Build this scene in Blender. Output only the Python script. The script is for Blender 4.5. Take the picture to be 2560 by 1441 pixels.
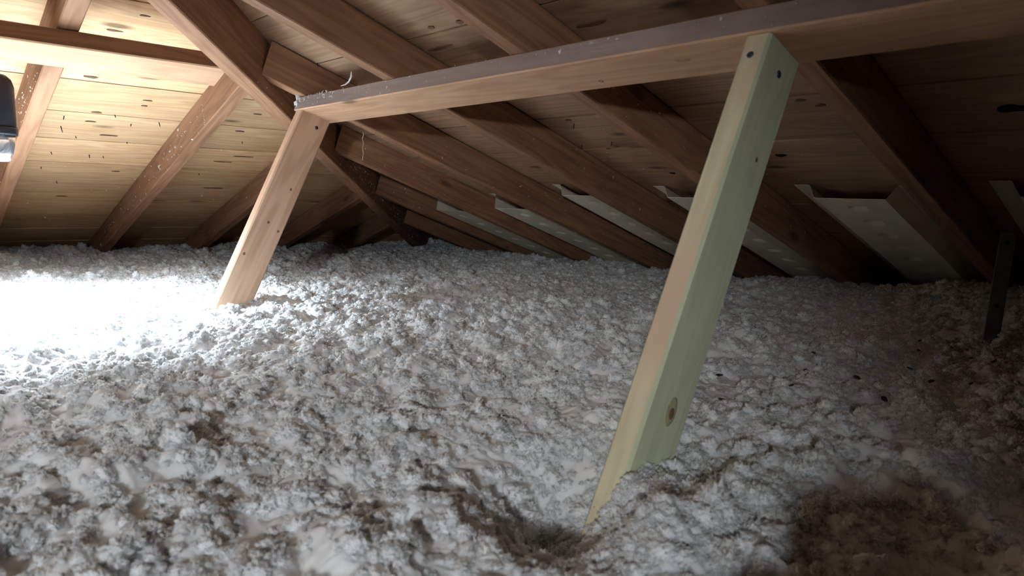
import bpy, bmesh, math, random
import numpy as np
from mathutils import Vector, Matrix, noise as mnoise

random.seed(7)
rng = np.random.default_rng(11)
scene = bpy.context.scene
for _o in list(bpy.data.objects):
    bpy.data.objects.remove(_o, do_unlink=True)
COL = scene.collection

# ------------------------------------------------------------------ camera
CAM = Vector((-2.88429, -3.89847, 0.45))
RGT = Vector((0.73953, -0.67263, 0.02571)).normalized()
FWD = Vector((0.66990, 0.73173, -0.12572)).normalized()
UPV = RGT.cross(FWD).normalized()
RGT = FWD.cross(UPV).normalized()
cam_data = bpy.data.cameras.new('camera')
cam_data.sensor_fit = 'HORIZONTAL'
cam_data.sensor_width = 36.0
cam_data.lens = 1760.03 / 2560 * 36.0
cam_data.clip_start = 0.02
cam_data.dof.use_dof = True
cam_data.dof.focus_distance = 1.9
cam_data.dof.aperture_fstop = 9.0
cam = bpy.data.objects.new('camera', cam_data)
COL.objects.link(cam)
cam.matrix_world = Matrix(((RGT.x, UPV.x, -FWD.x, CAM.x), (RGT.y, UPV.y, -FWD.y, CAM.y),
                           (RGT.z, UPV.z, -FWD.z, CAM.z), (0, 0, 0, 1)))
scene.camera = cam

# ------------------------------------------------------------------ world, lights, exposure
world = bpy.data.worlds.new('attic_air')
scene.world = world
world.use_nodes = True
world.node_tree.nodes['Background'].inputs[0].default_value = (0.55, 0.6, 0.7, 1)
world.node_tree.nodes['Background'].inputs[1].default_value = 0.0
scene.view_settings.view_transform = 'Standard'
scene.view_settings.look = 'None'
scene.view_settings.gamma = 1.0
scene.view_settings.use_curve_mapping = False
scene.view_settings.exposure = 0.6
scene.cycles.max_bounces = 8
scene.cycles.diffuse_bounces = 8
scene.cycles.use_light_tree = False
scene.cycles.glossy_bounces = 1
scene.cycles.transmission_bounces = 3
scene.cycles.caustics_reflective = False
scene.cycles.caustics_refractive = False
scene.cycles.use_adaptive_sampling = True
scene.cycles.adaptive_threshold = 0.3
LAMP = Vector((-2.678, -2.028, 0.0))      # plan position of the hanging work lamp
LAMP_POWER = 78.0
LAMP_AIM = Vector((0.03, 0.0, -1.0))   # the lens is turned a little towards the middle of the attic
# a second work lamp shines from behind the photographer, at about the height of the
# long purlin: it draws the level edge of the purlin's shadow on the rafter sides
BACK_LAMP_POS = Vector((-3.665, -4.465, 0.655))
BACK_LAMP_AIM = Vector((0.635, 0.77, -0.22))
BACK_LAMP_POWER = 58.0

# ------------------------------------------------------------------ measures of the roof
T = 0.3397                                  # pitch, same on both planes
TH = math.atan(T)
CS, SN = math.cos(TH), math.sin(TH)
RW, RD = 0.0389, 0.089                      # rafters: 2x4 on edge
RIDGE = 3.60                                # plan distance from the eave corner lines to the ridge
NR = Vector((-SN, 0, -CS)); NL = Vector((0, -SN, -CS))      # downward normals of the two planes
UR = Vector((-CS, 0, SN)); UL = Vector((0, -CS, SN))        # up the slope
EX, EY, EZ = Vector((1, 0, 0)), Vector((0, 1, 0)), Vector((0, 0, 1))
RAFTER_A = [0.9547, 1.3622, 1.7579, 2.1731, 2.5833, 2.9864, 3.4225, 3.815, 4.222]
JACK_B = [0.945, 1.3523, 1.7591, 2.1564, 2.5672, 2.974, 3.38]
INS_Z = 0.168
DY = 0.0866

# ------------------------------------------------------------------ helpers
def setp(o, label=None, cat=None, group=None, kind=None):
    if label: o['label'] = label
    if cat: o['category'] = cat
    if group: o['group'] = group
    if kind: o['kind'] = kind
    return o

def empty(name, loc=(0, 0, 0)):
    o = bpy.data.objects.new(name, None)
    o.empty_display_size = 0.05
    o.location = loc
    COL.objects.link(o)
    return o

def mesh_obj(name, verts, faces, mat, parent=None, smooth=False, matrix=None):
    me = bpy.data.meshes.new(name)
    me.from_pydata([tuple(v) for v in verts], [], [tuple(f) for f in faces])
    mats = mat if isinstance(mat, (list, tuple)) else [mat]
    for m in mats: me.materials.append(m)
    if smooth:
        me.polygons.foreach_set('use_smooth', [True] * len(me.polygons))
    me.update()
    o = bpy.data.objects.new(name, me)
    COL.objects.link(o)
    if matrix is not None: o.matrix_world = matrix
    if parent is not None:
        o.parent = parent
        o.matrix_parent_inverse = parent.matrix_basis.inverted()
    return o

def frame_matrix(o, x, y, z):
    return Matrix(((x.x, y.x, z.x, o.x), (x.y, y.y, z.y, o.y), (x.z, y.z, z.z, o.z), (0, 0, 0, 1)))

def lumber(name, start, along, wdir, ddir, length, w, d, mat, parent=None, ch=0.0025,
           cut0=(0, 0), cut1=(0, 0), faces_mat=None, segs=1, wob=0.0):
    """A sawn timber. Local x runs along the grain, y across (width), z through (depth); start is the
    centre of the first end. cut0/cut1 slant the ends: x += cut[0]*y + cut[1]*z."""
    hw, hd = w / 2, d / 2
    prof = [(hw - ch, -hd), (hw, -hd + ch), (hw, hd - ch), (hw - ch, hd), (-hw + ch, hd), (-hw, hd - ch), (-hw, -hd + ch), (-hw + ch, -hd)]
    vs, fs = [], []
    n = segs + 1
    ph = random.uniform(0, 6)
    for i in range(n):
        f = i / segs
        for y, z in prof:
            x0 = cut0[0] * y + cut0[1] * z
            x1 = length + cut1[0] * y + cut1[1] * z
            oy = wob * math.sin(ph + f * 5.0); oz = wob * math.cos(ph * 1.3 + f * 4.1)
            vs.append((x0 + (x1 - x0) * f, y + oy, z + oz))
    fm = []
    for i in range(segs):
        for k in range(8):
            a, b = i * 8 + k, i * 8 + (k + 1) % 8
            fs.append((a, a + 8, b + 8, b))
            fm.append(k)
    fs.append(tuple(range(8))); fs.append(tuple(reversed(range((n - 1) * 8, n * 8))))
    fm += [8, 9]
    y = Vector(wdir).normalized(); x = Vector(along).normalized(); z = x.cross(y).normalized()
    if z.dot(Vector(ddir)) < 0:
        # keep a right-handed frame: flip the width axis
        y = -y; z = -z
    o = mesh_obj(name, vs, fs, mat, parent, matrix=frame_matrix(Vector(start), x, y, z))
    if faces_mat:
        for p, k in zip(o.data.polygons, fm):
            p.material_index = faces_mat.get(k, 0)
    # make normals consistent
    bm = bmesh.new(); bm.from_mesh(o.data); bmesh.ops.recalc_face_normals(bm, faces=bm.faces); bm.to_mesh(o.data); bm.free()
    return o

def lathe(name, profile, mat, parent=None, segs=28, matrix=None, smooth=True):
    vs, fs = [], []
    for r_, z_ in profile:
        for k in range(segs):
            a = 2 * math.pi * k / segs
            vs.append((r_ * math.cos(a), r_ * math.sin(a), z_))
    for i in range(len(profile) - 1):
        for k in range(segs):
            a = i * segs + k; b = i * segs + (k + 1) % segs
            fs.append((a, b, b + segs, a + segs))
    fs.append(tuple(reversed(range(segs)))); fs.append(tuple(range((len(profile) - 1) * segs, len(profile) * segs)))
    return mesh_obj(name, vs, fs, mat, parent, smooth, matrix)

def tube(name, pts, rad, mat, parent=None, segs=6):
    pts = [Vector(p) for p in pts]
    rads = rad if isinstance(rad, (list, tuple)) else [rad] * len(pts)
    vs, fs = [], []
    for i, p in enumerate(pts):
        d = (pts[min(i + 1, len(pts) - 1)] - pts[max(i - 1, 0)]).normalized()
        a = d.cross(Vector((0.31, 0.87, 0.21))).normalized(); b = d.cross(a)
        for k in range(segs):
            t = 2 * math.pi * k / segs
            vs.append(p + (a * math.cos(t) + b * math.sin(t)) * rads[i])
    for i in range(len(pts) - 1):
        for k in range(segs):
            q0 = i * segs + k; q1 = i * segs + (k + 1) % segs
            fs.append((q0, q1, q1 + segs, q0 + segs))
    fs.append(tuple(reversed(range(segs)))); fs.append(tuple(range((len(pts) - 1) * segs, len(pts) * segs)))
    return mesh_obj(name, vs, fs, mat, parent, True)

# ------------------------------------------------------------------ materials
def new_mat(name):
    m = bpy.data.materials.new(name); m.use_nodes = True
    nt = m.node_tree
    b = nt.nodes['Principled BSDF']
    return m, nt, b

def wood(name, dark, light, rough=0.75, grain=1.0, ring=0.28, knots=0.35, blotch=0.35, stain=None, spec=0.25, bump=0.25):
    m, nt, b = new_mat(name)
    N, Lk = nt.nodes.new, nt.links.new
    tc = N('ShaderNodeTexCoord'); oi = N('ShaderNodeObjectInfo')
    off = N('ShaderNodeVectorMath'); off.operation = 'SCALE'
    comb = N('ShaderNodeCombineXYZ')
    for i, k in enumerate((37.0, 11.0, 5.0)):
        mm = N('ShaderNodeMath'); mm.operation = 'MULTIPLY'; mm.inputs[1].default_value = k
        Lk(oi.outputs['Random'], mm.inputs[0]); Lk(mm.outputs[0], comb.inputs[i])
    add = N('ShaderNodeVectorMath'); add.operation = 'ADD'
    Lk(tc.outputs['Object'], add.inputs[0]); Lk(comb.outputs[0], add.inputs[1])
    # fine grain, stretched along x
    mp = N('ShaderNodeMapping'); mp.inputs['Scale'].default_value = (2.2 * grain, 70 * grain, 70 * grain)
    Lk(add.outputs[0], mp.inputs[0])
    n1 = N('ShaderNodeTexNoise'); n1.inputs['Scale'].default_value = 1.0; n1.inputs['Detail'].default_value = 6; n1.inputs['Roughness'].default_value = 0.62
    Lk(mp.outputs[0], n1.inputs['Vector'])
    # growth rings: distorted bands
    mp2 = N('ShaderNodeMapping'); mp2.inputs['Scale'].default_value = (1.3, 14, 14)
    Lk(add.outputs[0], mp2.inputs[0])
    n2 = N('ShaderNodeTexNoise'); n2.inputs['Scale'].default_value = 1.0; n2.inputs['Detail'].default_value = 2
    Lk(mp2.outputs[0], n2.inputs['Vector'])
    r1 = N('ShaderNodeMath'); r1.operation = 'MULTIPLY'; r1.inputs[1].default_value = 11.0
    Lk(n2.outputs['Fac'], r1.inputs[0])
    r2a = N('ShaderNodeMath'); r2a.operation = 'MULTIPLY'; r2a.inputs[1].default_value = 6.2832; Lk(r1.outputs[0], r2a.inputs[0])
    r2 = N('ShaderNodeMath'); r2.operation = 'SINE'; Lk(r2a.outputs[0], r2.inputs[0])
    rr = N('ShaderNodeMapRange'); rr.inputs[1].default_value = -1.0; rr.inputs[2].default_value = 1.0; rr.inputs[3].default_value = 0.5 - ring * 0.5; rr.inputs[4].default_value = 0.5 + ring * 0.5
    Lk(r2.outputs[0], rr.inputs[0])
    mix = N('ShaderNodeMath'); mix.operation = 'ADD'
    Lk(n1.outputs['Fac'], mix.inputs[0]); Lk(rr.outputs[0], mix.inputs[1])
    # blotches
    n3 = N('ShaderNodeTexNoise'); n3.inputs['Scale'].default_value = 5.0; n3.inputs['Detail'].default_value = 3
    mp3 = N('ShaderNodeMapping'); mp3.inputs['Scale'].default_value = (0.6, 2.0, 2.0)
    Lk(add.outputs[0], mp3.inputs[0]); Lk(mp3.outputs[0], n3.inputs['Vector'])
    bl = N('ShaderNodeMath'); bl.operation = 'MULTIPLY_ADD'; bl.inputs[1].default_value = blotch * 2; bl.inputs[2].default_value = -blotch
    Lk(n3.outputs['Fac'], bl.inputs[0])
    tot = N('ShaderNodeMath'); tot.operation = 'ADD'
    Lk(mix.outputs[0], tot.inputs[0]); Lk(bl.outputs[0], tot.inputs[1])
    mr = N('ShaderNodeMapRange'); mr.inputs[1].default_value = 0.55; mr.inputs[2].default_value = 1.45
    Lk(tot.outputs[0], mr.inputs[0])
    rnd = N('ShaderNodeMapRange'); rnd.inputs[3].default_value = 0.86; rnd.inputs[4].default_value = 1.12
    Lk(oi.outputs['Random'], rnd.inputs[0])
    cr = N('ShaderNodeMix'); cr.data_type = 'RGBA'
    cr.inputs['A'].default_value = (*dark, 1); cr.inputs['B'].default_value = (*light, 1)
    Lk(mr.outputs[0], cr.inputs['Factor'])
    col = cr.outputs['Result']
    # knots
    if knots > 0:
        mpk = N('ShaderNodeMapping'); mpk.inputs['Scale'].default_value = (3.2, 9.0, 9.0)
        Lk(add.outputs[0], mpk.inputs[0])
        vo = N('ShaderNodeTexVoronoi'); vo.inputs['Scale'].default_value = 1.0
        Lk(mpk.outputs[0], vo.inputs['Vector'])
        kr = N('ShaderNodeMapRange'); kr.inputs[1].default_value = 0.06; kr.inputs[2].default_value = 0.13; kr.inputs[3].default_value = knots * 2; kr.inputs[4].default_value = 0.0
        Lk(vo.outputs['Distance'], kr.inputs[0])
        km = N('ShaderNodeMix'); km.data_type = 'RGBA'
        km.inputs['B'].default_value = (dark[0] * 0.35, dark[1] * 0.33, dark[2] * 0.33, 1)
        Lk(kr.outputs[0], km.inputs['Factor']); Lk(col, km.inputs['A'])
        col = km.outputs['Result']
    if stain:
        ns = N('ShaderNodeTexNoise'); ns.inputs['Scale'].default_value = 3.0; ns.inputs['Detail'].default_value = 4
        Lk(add.outputs[0], ns.inputs['Vector'])
        sr = N('ShaderNodeMapRange'); sr.inputs[1].default_value = 0.5; sr.inputs[2].default_value = 0.62
        Lk(ns.outputs['Fac'], sr.inputs[0])
        sm = N('ShaderNodeMix'); sm.data_type = 'RGBA'; sm.inputs['B'].default_value = (*stain, 1)
        Lk(sr.outputs[0], sm.inputs['Factor']); Lk(col, sm.inputs['A'])
        col = sm.outputs['Result']
    sc = N('ShaderNodeVectorMath'); sc.operation = 'SCALE'
    Lk(col, sc.inputs[0]); Lk(rnd.outputs[0], sc.inputs['Scale'])
    Lk(sc.outputs[0], b.inputs['Base Color'])
    b.inputs['Roughness'].default_value = rough
    b.inputs['Specular IOR Level'].default_value = spec
    bp = N('ShaderNodeBump'); bp.inputs['Strength'].default_value = bump; bp.inputs['Distance'].default_value = 0.002
    Lk(n1.outputs['Fac'], bp.inputs['Height']); Lk(bp.outputs[0], b.inputs['Normal'])
    return m

def plain(name, color, rough=0.7, metallic=0.0, noise=0.15, scale=40.0, spec=0.3, bump=0.0):
    m, nt, b = new_mat(name)
    N, Lk = nt.nodes.new, nt.links.new
    tc = N('ShaderNodeTexCoord')
    n = N('ShaderNodeTexNoise'); n.inputs['Scale'].default_value = scale; n.inputs['Detail'].default_value = 4
    Lk(tc.outputs['Object'], n.inputs['Vector'])
    mx = N('ShaderNodeMix'); mx.data_type = 'RGBA'
    mx.inputs['A'].default_value = (*[c * (1 - noise) for c in color], 1)
    mx.inputs['B'].default_value = (*[min(1, c * (1 + noise)) for c in color], 1)
    Lk(n.outputs['Fac'], mx.inputs['Factor']); Lk(mx.outputs['Result'], b.inputs['Base Color'])
    b.inputs['Roughness'].default_value = rough; b.inputs['Metallic'].default_value = metallic
    b.inputs['Specular IOR Level'].default_value = spec
    if bump:
        bp = N('ShaderNodeBump'); bp.inputs['Strength'].default_value = bump; bp.inputs['Distance'].default_value = 0.003
        Lk(n.outputs['Fac'], bp.inputs['Height']); Lk(bp.outputs[0], b.inputs['Normal'])
    return m

M_DECK = wood('weathered_pine_boards', (0.46, 0.27, 0.135), (0.69, 0.475, 0.275), knots=0.45, ring=0.35)
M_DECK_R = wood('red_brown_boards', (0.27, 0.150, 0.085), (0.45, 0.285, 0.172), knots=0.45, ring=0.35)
M_RAFT = wood('old_red_brown_lumber', (0.165, 0.078, 0.041), (0.36, 0.19, 0.104), knots=0.3)
M_PURL = wood('orange_brown_lumber', (0.40, 0.215, 0.12), (0.60, 0.375, 0.23), knots=0.4)
M_DUST = wood('dust_covered_lumber', (0.24, 0.17, 0.145), (0.40, 0.305, 0.265), knots=0.0, grain=0.35, ring=0.15, blotch=0.6, rough=0.95, spec=0.05, bump=0.8)
M_PINE = wood('fresh_pale_pine', (0.50, 0.315, 0.205), (0.68, 0.475, 0.335), knots=0.3, ring=0.45)
M_GREEN_EDGE = wood('pale_sapwood_edge', (0.60, 0.52, 0.32), (0.78, 0.72, 0.50), knots=0.0, ring=0.35, stain=(0.70, 0.52, 0.36))
M_GREEN = wood('green_tinted_pine', (0.46, 0.48, 0.32), (0.60, 0.62, 0.43), knots=0.25, ring=0.3)
M_KNOT_RING = plain('knot_ring', (0.40, 0.38, 0.23), 0.8, noise=0.35, scale=260)
M_KNOT_PALE = plain('pale_knot', (0.20, 0.12, 0.06), 0.8, noise=0.4, scale=200)
M_KNOT = plain('knot', (0.15, 0.08, 0.042), 0.8, noise=0.4, scale=120)
M_HOLE = plain('open_knot_hole', (0.012, 0.008, 0.006), 0.95)
M_NAIL = plain('rusty_nail', (0.05, 0.035, 0.03), 0.6, 0.6)
M_SCREW = plain('grey_screw_head', (0.13, 0.14, 0.18), 0.4, 0.8, spec=0.5)
M_STRAP = plain('galvanised_strap', (0.24, 0.26, 0.29), 0.55, 0.6)
M_BAFFLE = plain('cream_plastic_vent', (0.80, 0.75, 0.62), 0.5, noise=0.06, scale=15)
M_HOUS = plain('black_lamp_housing', (0.02, 0.02, 0.024), 0.4, noise=0.3)
M_CORD = plain('black_cord', (0.015, 0.015, 0.015), 0.6)
M_CHIP = plain('dark_wood_chip', (0.045, 0.028, 0.015), 0.9, noise=0.5, scale=300)
M_CHIP_OR = plain('orange_wood_chip', (0.32, 0.15, 0.05), 0.9, noise=0.5, scale=300)
M_WEB = plain('dusty_cobweb', (0.5, 0.45, 0.4), 0.9)
M_DRY = plain('ceiling_board_below', (0.5, 0.48, 0.45), 0.9)
M_PLATE = wood('wall_plate', (0.3, 0.17, 0.1), (0.45, 0.28, 0.16))

def glass_mat():
    m, nt, b = new_mat('clear_lamp_lens')
    b.inputs['Base Color'].default_value = (0.9, 0.93, 1, 1)
    b.inputs['Roughness'].default_value = 0.12
    b.inputs['Transmission Weight'].default_value = 0.9
    b.inputs['IOR'].default_value = 1.3
    return m
def led_mat():
    m, nt, b = new_mat('lit_led')
    b.inputs['Emission Color'].default_value = (0.80, 0.84, 1.0, 1)
    b.inputs['Emission Strength'].default_value = 18.0
    m.cycles.emission_sampling = 'NONE'
    return m
M_GLASS, M_LED = glass_mat(), led_mat()

def fluff_mat():
    m, nt, b = new_mat('white_blown_fibreglass')
    N, Lk = nt.nodes.new, nt.links.new
    tc = N('ShaderNodeTexCoord')
    n = N('ShaderNodeTexNoise'); n.inputs['Scale'].default_value = 9.0; n.inputs['Detail'].default_value = 4
    Lk(tc.outputs['Object'], n.inputs['Vector'])
    mx = N('ShaderNodeMix'); mx.data_type = 'RGBA'
    mx.inputs['A'].default_value = (0.90, 0.90, 0.90, 1); mx.inputs['B'].default_value = (0.94, 0.945, 0.95, 1)
    mr = N('ShaderNodeMapRange'); mr.inputs[1].default_value = 0.35; mr.inputs[2].default_value = 0.6
    Lk(n.outputs['Fac'], mr.inputs[0]); Lk(mr.outputs[0], mx.inputs['Factor'])
    Lk(mx.outputs['Result'], b.inputs['Base Color'])
    b.inputs['Roughness'].default_value = 0.95
    b.inputs['Specular IOR Level'].default_value = 0.05
    b.inputs['Subsurface Weight'].default_value = 0.85
    b.inputs['Subsurface Radius'].default_value = (1, 1, 1)
    b.inputs['Subsurface Scale'].default_value = 0.018
    return m
M_FLUFF = fluff_mat()
# ------------------------------------------------------------------ roof boarding (each board its own part)
C0 = RD / CS
def b_at(s): return (s - C0 * SN) / (CS + T * SN)     # plan distance from the eave line for a slope coordinate
def board_prism(s0, s1, e00, e01, e10, e11, thick, drop):
    """corner points in (along, slope): returns local verts for x along, y slope, z normal(up)"""
    v = []
    for z in (drop - thick, drop):
        v += [(e00, s0, z), (e10, s0, z), (e11, s1, z), (e01, s1, z)]
    f = [(0, 3, 2, 1), (4, 5, 6, 7), (0, 1, 5, 4), (1, 2, 6, 5), (2, 3, 7, 6), (3, 0, 4, 7)]
    return v, f

R_JOINTS = [-0.245, -0.045, 0.155, 0.355, 0.555, 0.755, 0.957, 1.156, 1.36, 1.562, 1.752, 1.952, 2.157, 2.352, 2.55, 2.75, 2.95, 3.15, 3.35, 3.55, 3.75, 3.92]
L_JOINTS = [-0.135, 0.055, 0.245, 0.435, 0.627, 0.82, 1.01, 1.192, 1.38, 1.574, 1.77, 1.965, 2.165, 2.365, 2.565, 2.765, 2.965, 3.165, 3.365, 3.565, 3.765, 3.92]
deck_right = setp(empty('ceiling_right', (0, 0, 0)), 'dark board sheathing of the long roof slope on the right', 'roof boarding', kind='structure')
deck_left = setp(empty('ceiling_left', (0, 0, 0)), 'bright tan board sheathing of the hip end on the left', 'roof boarding', kind='structure')
deck_back = setp(empty('ceiling_back', (0, 0, 0)), 'board sheathing of the roof slope behind the photographer', 'roof boarding', kind='structure')
GAP = 0.0042
YEND = -7.2
def plank(parent, o, x, y, z, s0, s1, lo_fn, hi_fn, mat=None):
    g = GAP * random.uniform(0.5, 1.4)
    drop = random.uniform(-0.0010, 0.0010)
    a, b = s0 + g / 2, s1 - g / 2
    v, f = board_prism(a, b, lo_fn(a), lo_fn(b), hi_fn(a), hi_fn(b), 0.019, drop)
    ox = (v[0][0] + v[1][0]) / 2; oy = (a + b) / 2
    v = [(p[0] - ox, p[1] - oy, p[2]) for p in v]
    org = o + x * ox + y * oy
    return mesh_obj('plank', v, f, mat or M_DECK, parent, matrix=frame_matrix(org, x, y, z))
OR_ = -NR * RD; OL_ = -NL * RD
for s0, s1 in zip(R_JOINTS[:-1], R_JOINTS[1:]):
    # x axis = -Y direction (from hip towards and past the camera)
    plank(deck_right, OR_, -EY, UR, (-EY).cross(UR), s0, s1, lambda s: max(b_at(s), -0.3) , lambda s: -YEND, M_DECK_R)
for s0, s1 in zip(L_JOINTS[:-1], L_JOINTS[1:]):
    plank(deck_left, OL_, EX, UL, EX.cross(UL), s0, s1, lambda s: -(2 * RIDGE - b_at(s)), lambda s: -b_at(s))
OB = Vector((-2 * RIDGE, 0, 0)) + Vector((-SN, 0, CS)) * RD
UB = Vector((CS, 0, SN))
for s0, s1 in zip(R_JOINTS[:-1], R_JOINTS[1:]):
    plank(deck_back, OB, EY, UB, EY.cross(UB), s0, s1, lambda s: YEND, lambda s: -max(b_at(s), -0.3))

# small knots, open knot holes and nail points on the boarding, as parts of the boarding they sit in
def on_plane(name, parent, side, s, along, rx, ry, mat, depth=0.0006, rot=0.0):
    n = 14
    vs, fs = [], []
    for zz in (-0.004, 0.0):
        for k in range(n):
            a = 2 * math.pi * k / n
            j = 1 + 0.14 * math.sin(3 * a + s * 9) + 0.08 * math.sin(5 * a + along * 7)
            vs.append((rx * math.cos(a) * j, ry * math.sin(a) * j, zz))
    for k in range(n): fs.append((k, (k + 1) % n, n + (k + 1) % n, n + k))
    fs.append(tuple(range(n, 2 * n)))
    if side == 'R':
        o = OR_ + UR * s + EY * along; x, y = -EY, UR
    else:
        o = OL_ + UL * s + EX * along; x, y = EX, UL
    z = x.cross(y)
    o = o + z * 0.0020
    return mesh_obj(name, vs, fs, mat, parent, matrix=frame_matrix(o, x, y, z))
for s, al, rx, ry, m in [(1.486, -3.125, 0.013, 0.0075, M_HOLE), (1.387, -2.776, 0.009, 0.0055, M_HOLE), (1.646, -3.583, 0.022, 0.012, M_HOLE),
                         (1.572, -2.722, 0.012, 0.004, M_KNOT), (1.563, -2.69, 0.008, 0.0035, M_KNOT), (2.170, -2.795, 0.009, 0.006, M_KNOT),
                         (2.176, -2.710, 0.008, 0.005, M_KNOT), (1.737, -2.698, 0.010, 0.004, M_KNOT), (2.081, -3.055, 0.034, 0.004, M_KNOT),
                         (1.735, -3.275, 0.010, 0.004, M_KNOT), (1.710, -3.302, 0.010, 0.004, M_KNOT), (2.110, -2.655, 0.04, 0.0035, M_KNOT)]:
    on_plane('knot_hole' if m is M_HOLE else 'knot', deck_right, 'R', s, al, rx, ry, m)
for s, al, rx, ry in [(2.231, -2.450, 0.016, 0.004), (2.314, -2.407, 0.010, 0.003), (1.990, -2.451, 0.016, 0.005), (1.890, -2.296, 0.012, 0.0028), (1.854, -2.296, 0.008, 0.0028),
                      (1.717, -2.403, 0.012, 0.003), (1.625, -2.341, 0.022, 0.0032), (1.783, -2.40, 0.012, 0.004), (1.176, -1.886, 0.036, 0.0045), (1.042, -2.370, 0.016, 0.003),
                      (1.319, -2.256, 0.012, 0.003), (1.874, -1.983, 0.012, 0.0028), (1.735, -1.988, 0.014, 0.0026), (1.46, -1.95, 0.03, 0.003), (1.52, -1.90, 0.035, 0.003)]:
    on_plane('knot', deck_left, 'L', s, al, rx, ry, M_KNOT, rot=0)
def nail(parent, side, s, along, length, tilt):
    if side == 'R': o = OR_ + UR * s + EY * along; n = NR
    else: o = OL_ + UL * s + EX * along; n = NL
    tip = o + n * length + EX * tilt + EY * tilt * 0.5
    tube('nail', [o, o.lerp(tip, 0.75), tip], [0.0013, 0.0012, 0.0002], M_NAIL, parent, 5)
for s, al, ln, tl in [(1.665, -2.467, 0.020, 0.003), (1.738, -2.470, 0.012, -0.003), (1.749, -2.232, 0.015, 0.002), (1.775, -2.354, 0.009, 0.002), (1.72, -2.30, 0.008, -0.002),
                      (1.457, -2.360, 0.012, 0.001), (1.463, -2.462, 0.009, 0.002), (1.45, -2.32, 0.007, 0.001), (1.60, -2.42, 0.008, 0.001), (2.19, -2.577, 0.012, 0.001),
                      (1.58, -2.28, 0.006, 0), (1.33, -2.47, 0.008, 0), (1.20, -2.41, 0.010, 0.002), (1.65, -1.95, 0.008, 0), (1.33, -1.99, 0.008, 0.001)]:
    nail(deck_left, 'L', s, al, ln, tl)
for s, al, ln, tl in [(1.715, -2.70, 0.014, 0.006), (1.60, -2.73, 0.012, 0.004), (1.59, -2.62, 0.010, 0.004), (1.704, -2.397, 0.012, 0.003), (1.77, -3.17, 0.015, 0.004),
                      (2.161, -3.003, 0.013, 0.003), (1.50, -3.34, 0.010, 0.003), (2.16, -2.20, 0.008, 0.002)]:
    nail(deck_right, 'R', s, al, ln, tl)

# ------------------------------------------------------------------ floor under the insulation and the low walls at the eaves
fl = mesh_obj('floor', [(-7.4, YEND, -0.02), (0.4, YEND, -0.02), (0.4, 0.4, -0.02), (-7.4, 0.4, -0.02), (-7.4, YEND, 0), (0.4, YEND, 0), (0.4, 0.4, 0), (-7.4, 0.4, 0)],
              [(0, 3, 2, 1), (4, 5, 6, 7), (0, 1, 5, 4), (1, 2, 6, 5), (2, 3, 7, 6), (3, 0, 4, 7)], M_DRY)
setp(fl, 'ceiling board floor hidden beneath the white insulation', 'floor', kind='structure')
def low_wall(name, x0, x1, y0, y1, z1, lab):
    v = [(x0, y0, 0), (x1, y0, 0), (x1, y1, 0), (x0, y1, 0), (x0, y0, z1), (x1, y0, z1), (x1, y1, z1), (x0, y1, z1)]
    o = mesh_obj(name, v, [(0, 3, 2, 1), (4, 5, 6, 7), (0, 1, 5, 4), (1, 2, 6, 5), (2, 3, 7, 6), (3, 0, 4, 7)], M_PLATE)
    setp(o, lab, 'wall', kind='structure')
low_wall('wall_right', 0.10, 0.20, YEND, 0.2, 0.045, 'low timber plate at the right eave')
low_wall('wall_left', -7.3, 0.1, 0.10, 0.20, 0.045, 'low timber plate at the hip end eave')

# ------------------------------------------------------------------ rafters
def rafter_label_right(i):
    return ['short dark jack rafter nearest the roof corner, right of the hip',
            'second jack rafter from the roof corner on the right slope',
            'third jack rafter from the roof corner, meeting the hip behind the pale post',
            'jack rafter joining the hip just above the purlin end',
            'rafter right of the hip crossing above the purlin middle left',
            'rafter crossing the purlin near its middle, dusty underside',
            'rafter just right of the green post with a smooth orange underside',
            'rafter overhead to the right of the camera, past the metal strap',
            'rafter above and behind the camera'][i]
for i, a in enumerate(RAFTER_A):
    top_b = min(a - 0.0335, RIDGE - 0.02)          # jacks stop at the hip
    bot_b = -0.25
    P = Vector((-bot_b, -a, T * bot_b)) - NR * (RD / 2)
    ln = (top_b - bot_b) / CS
    o = lumber('rafter', P, UR, EY, -NR, ln, RW, RD, M_RAFT, cut1=(1.05 if a < RIDGE else 0, 0), segs=6, wob=0.0015)
    setp(o, rafter_label_right(i), 'rafter', 'rafters of the right slope')
JL = ['tiny dark jack rafter beside the hip foot at the hip end', 'short jack rafter right of the pale post at the hip end',
      'jack rafter partly behind the pale post at the hip end', 'jack rafter speckled with white fluff, left of the pale post',
      'leftmost jack rafter beside the hanging lamp', 'hip end jack rafter outside the left edge, near one', 'hip end jack rafter outside the left edge, far one']
for i, b in enumerate(JACK_B):
    top_a = b - 0.0335; bot_a = -0.25
    P = Vector((-b, -bot_a, T * bot_a)) - NL * (RD / 2)
    ln = (top_a - bot_a) / CS
    o = lumber('rafter', P, UL, EX, -NL, ln, RW, RD, M_RAFT, cut1=(-1.05, 0), segs=6, wob=0.0015)
    setp(o, JL[i], 'rafter', 'jack rafters of the hip end')
# hip rafter
HW = 0.0459
HDROP = 0.0462                              # the hip is a deeper timber and hangs below the jacks
hd = Vector((-1, -1, T)).normalized()
hwid = Vector((1, -1, 0)).normalized()
hdep = hwid.cross(hd)
if hdep.z < 0: hdep = -hdep
h0, h1 = -0.2, RIDGE
HDEP = 0.136
P = Vector((-h0, -h0, T * h0 - HDROP)) + hdep * (HDEP / 2)
o = lumber('hip_rafter', P, hd, hwid, hdep, (h1 - h0) * math.sqrt(2 + T * T), HW, HDEP, M_RAFT, segs=8, wob=0.001)
setp(o, 'long dark hip rafter running diagonally down into the roof corner', 'hip rafter')
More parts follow.
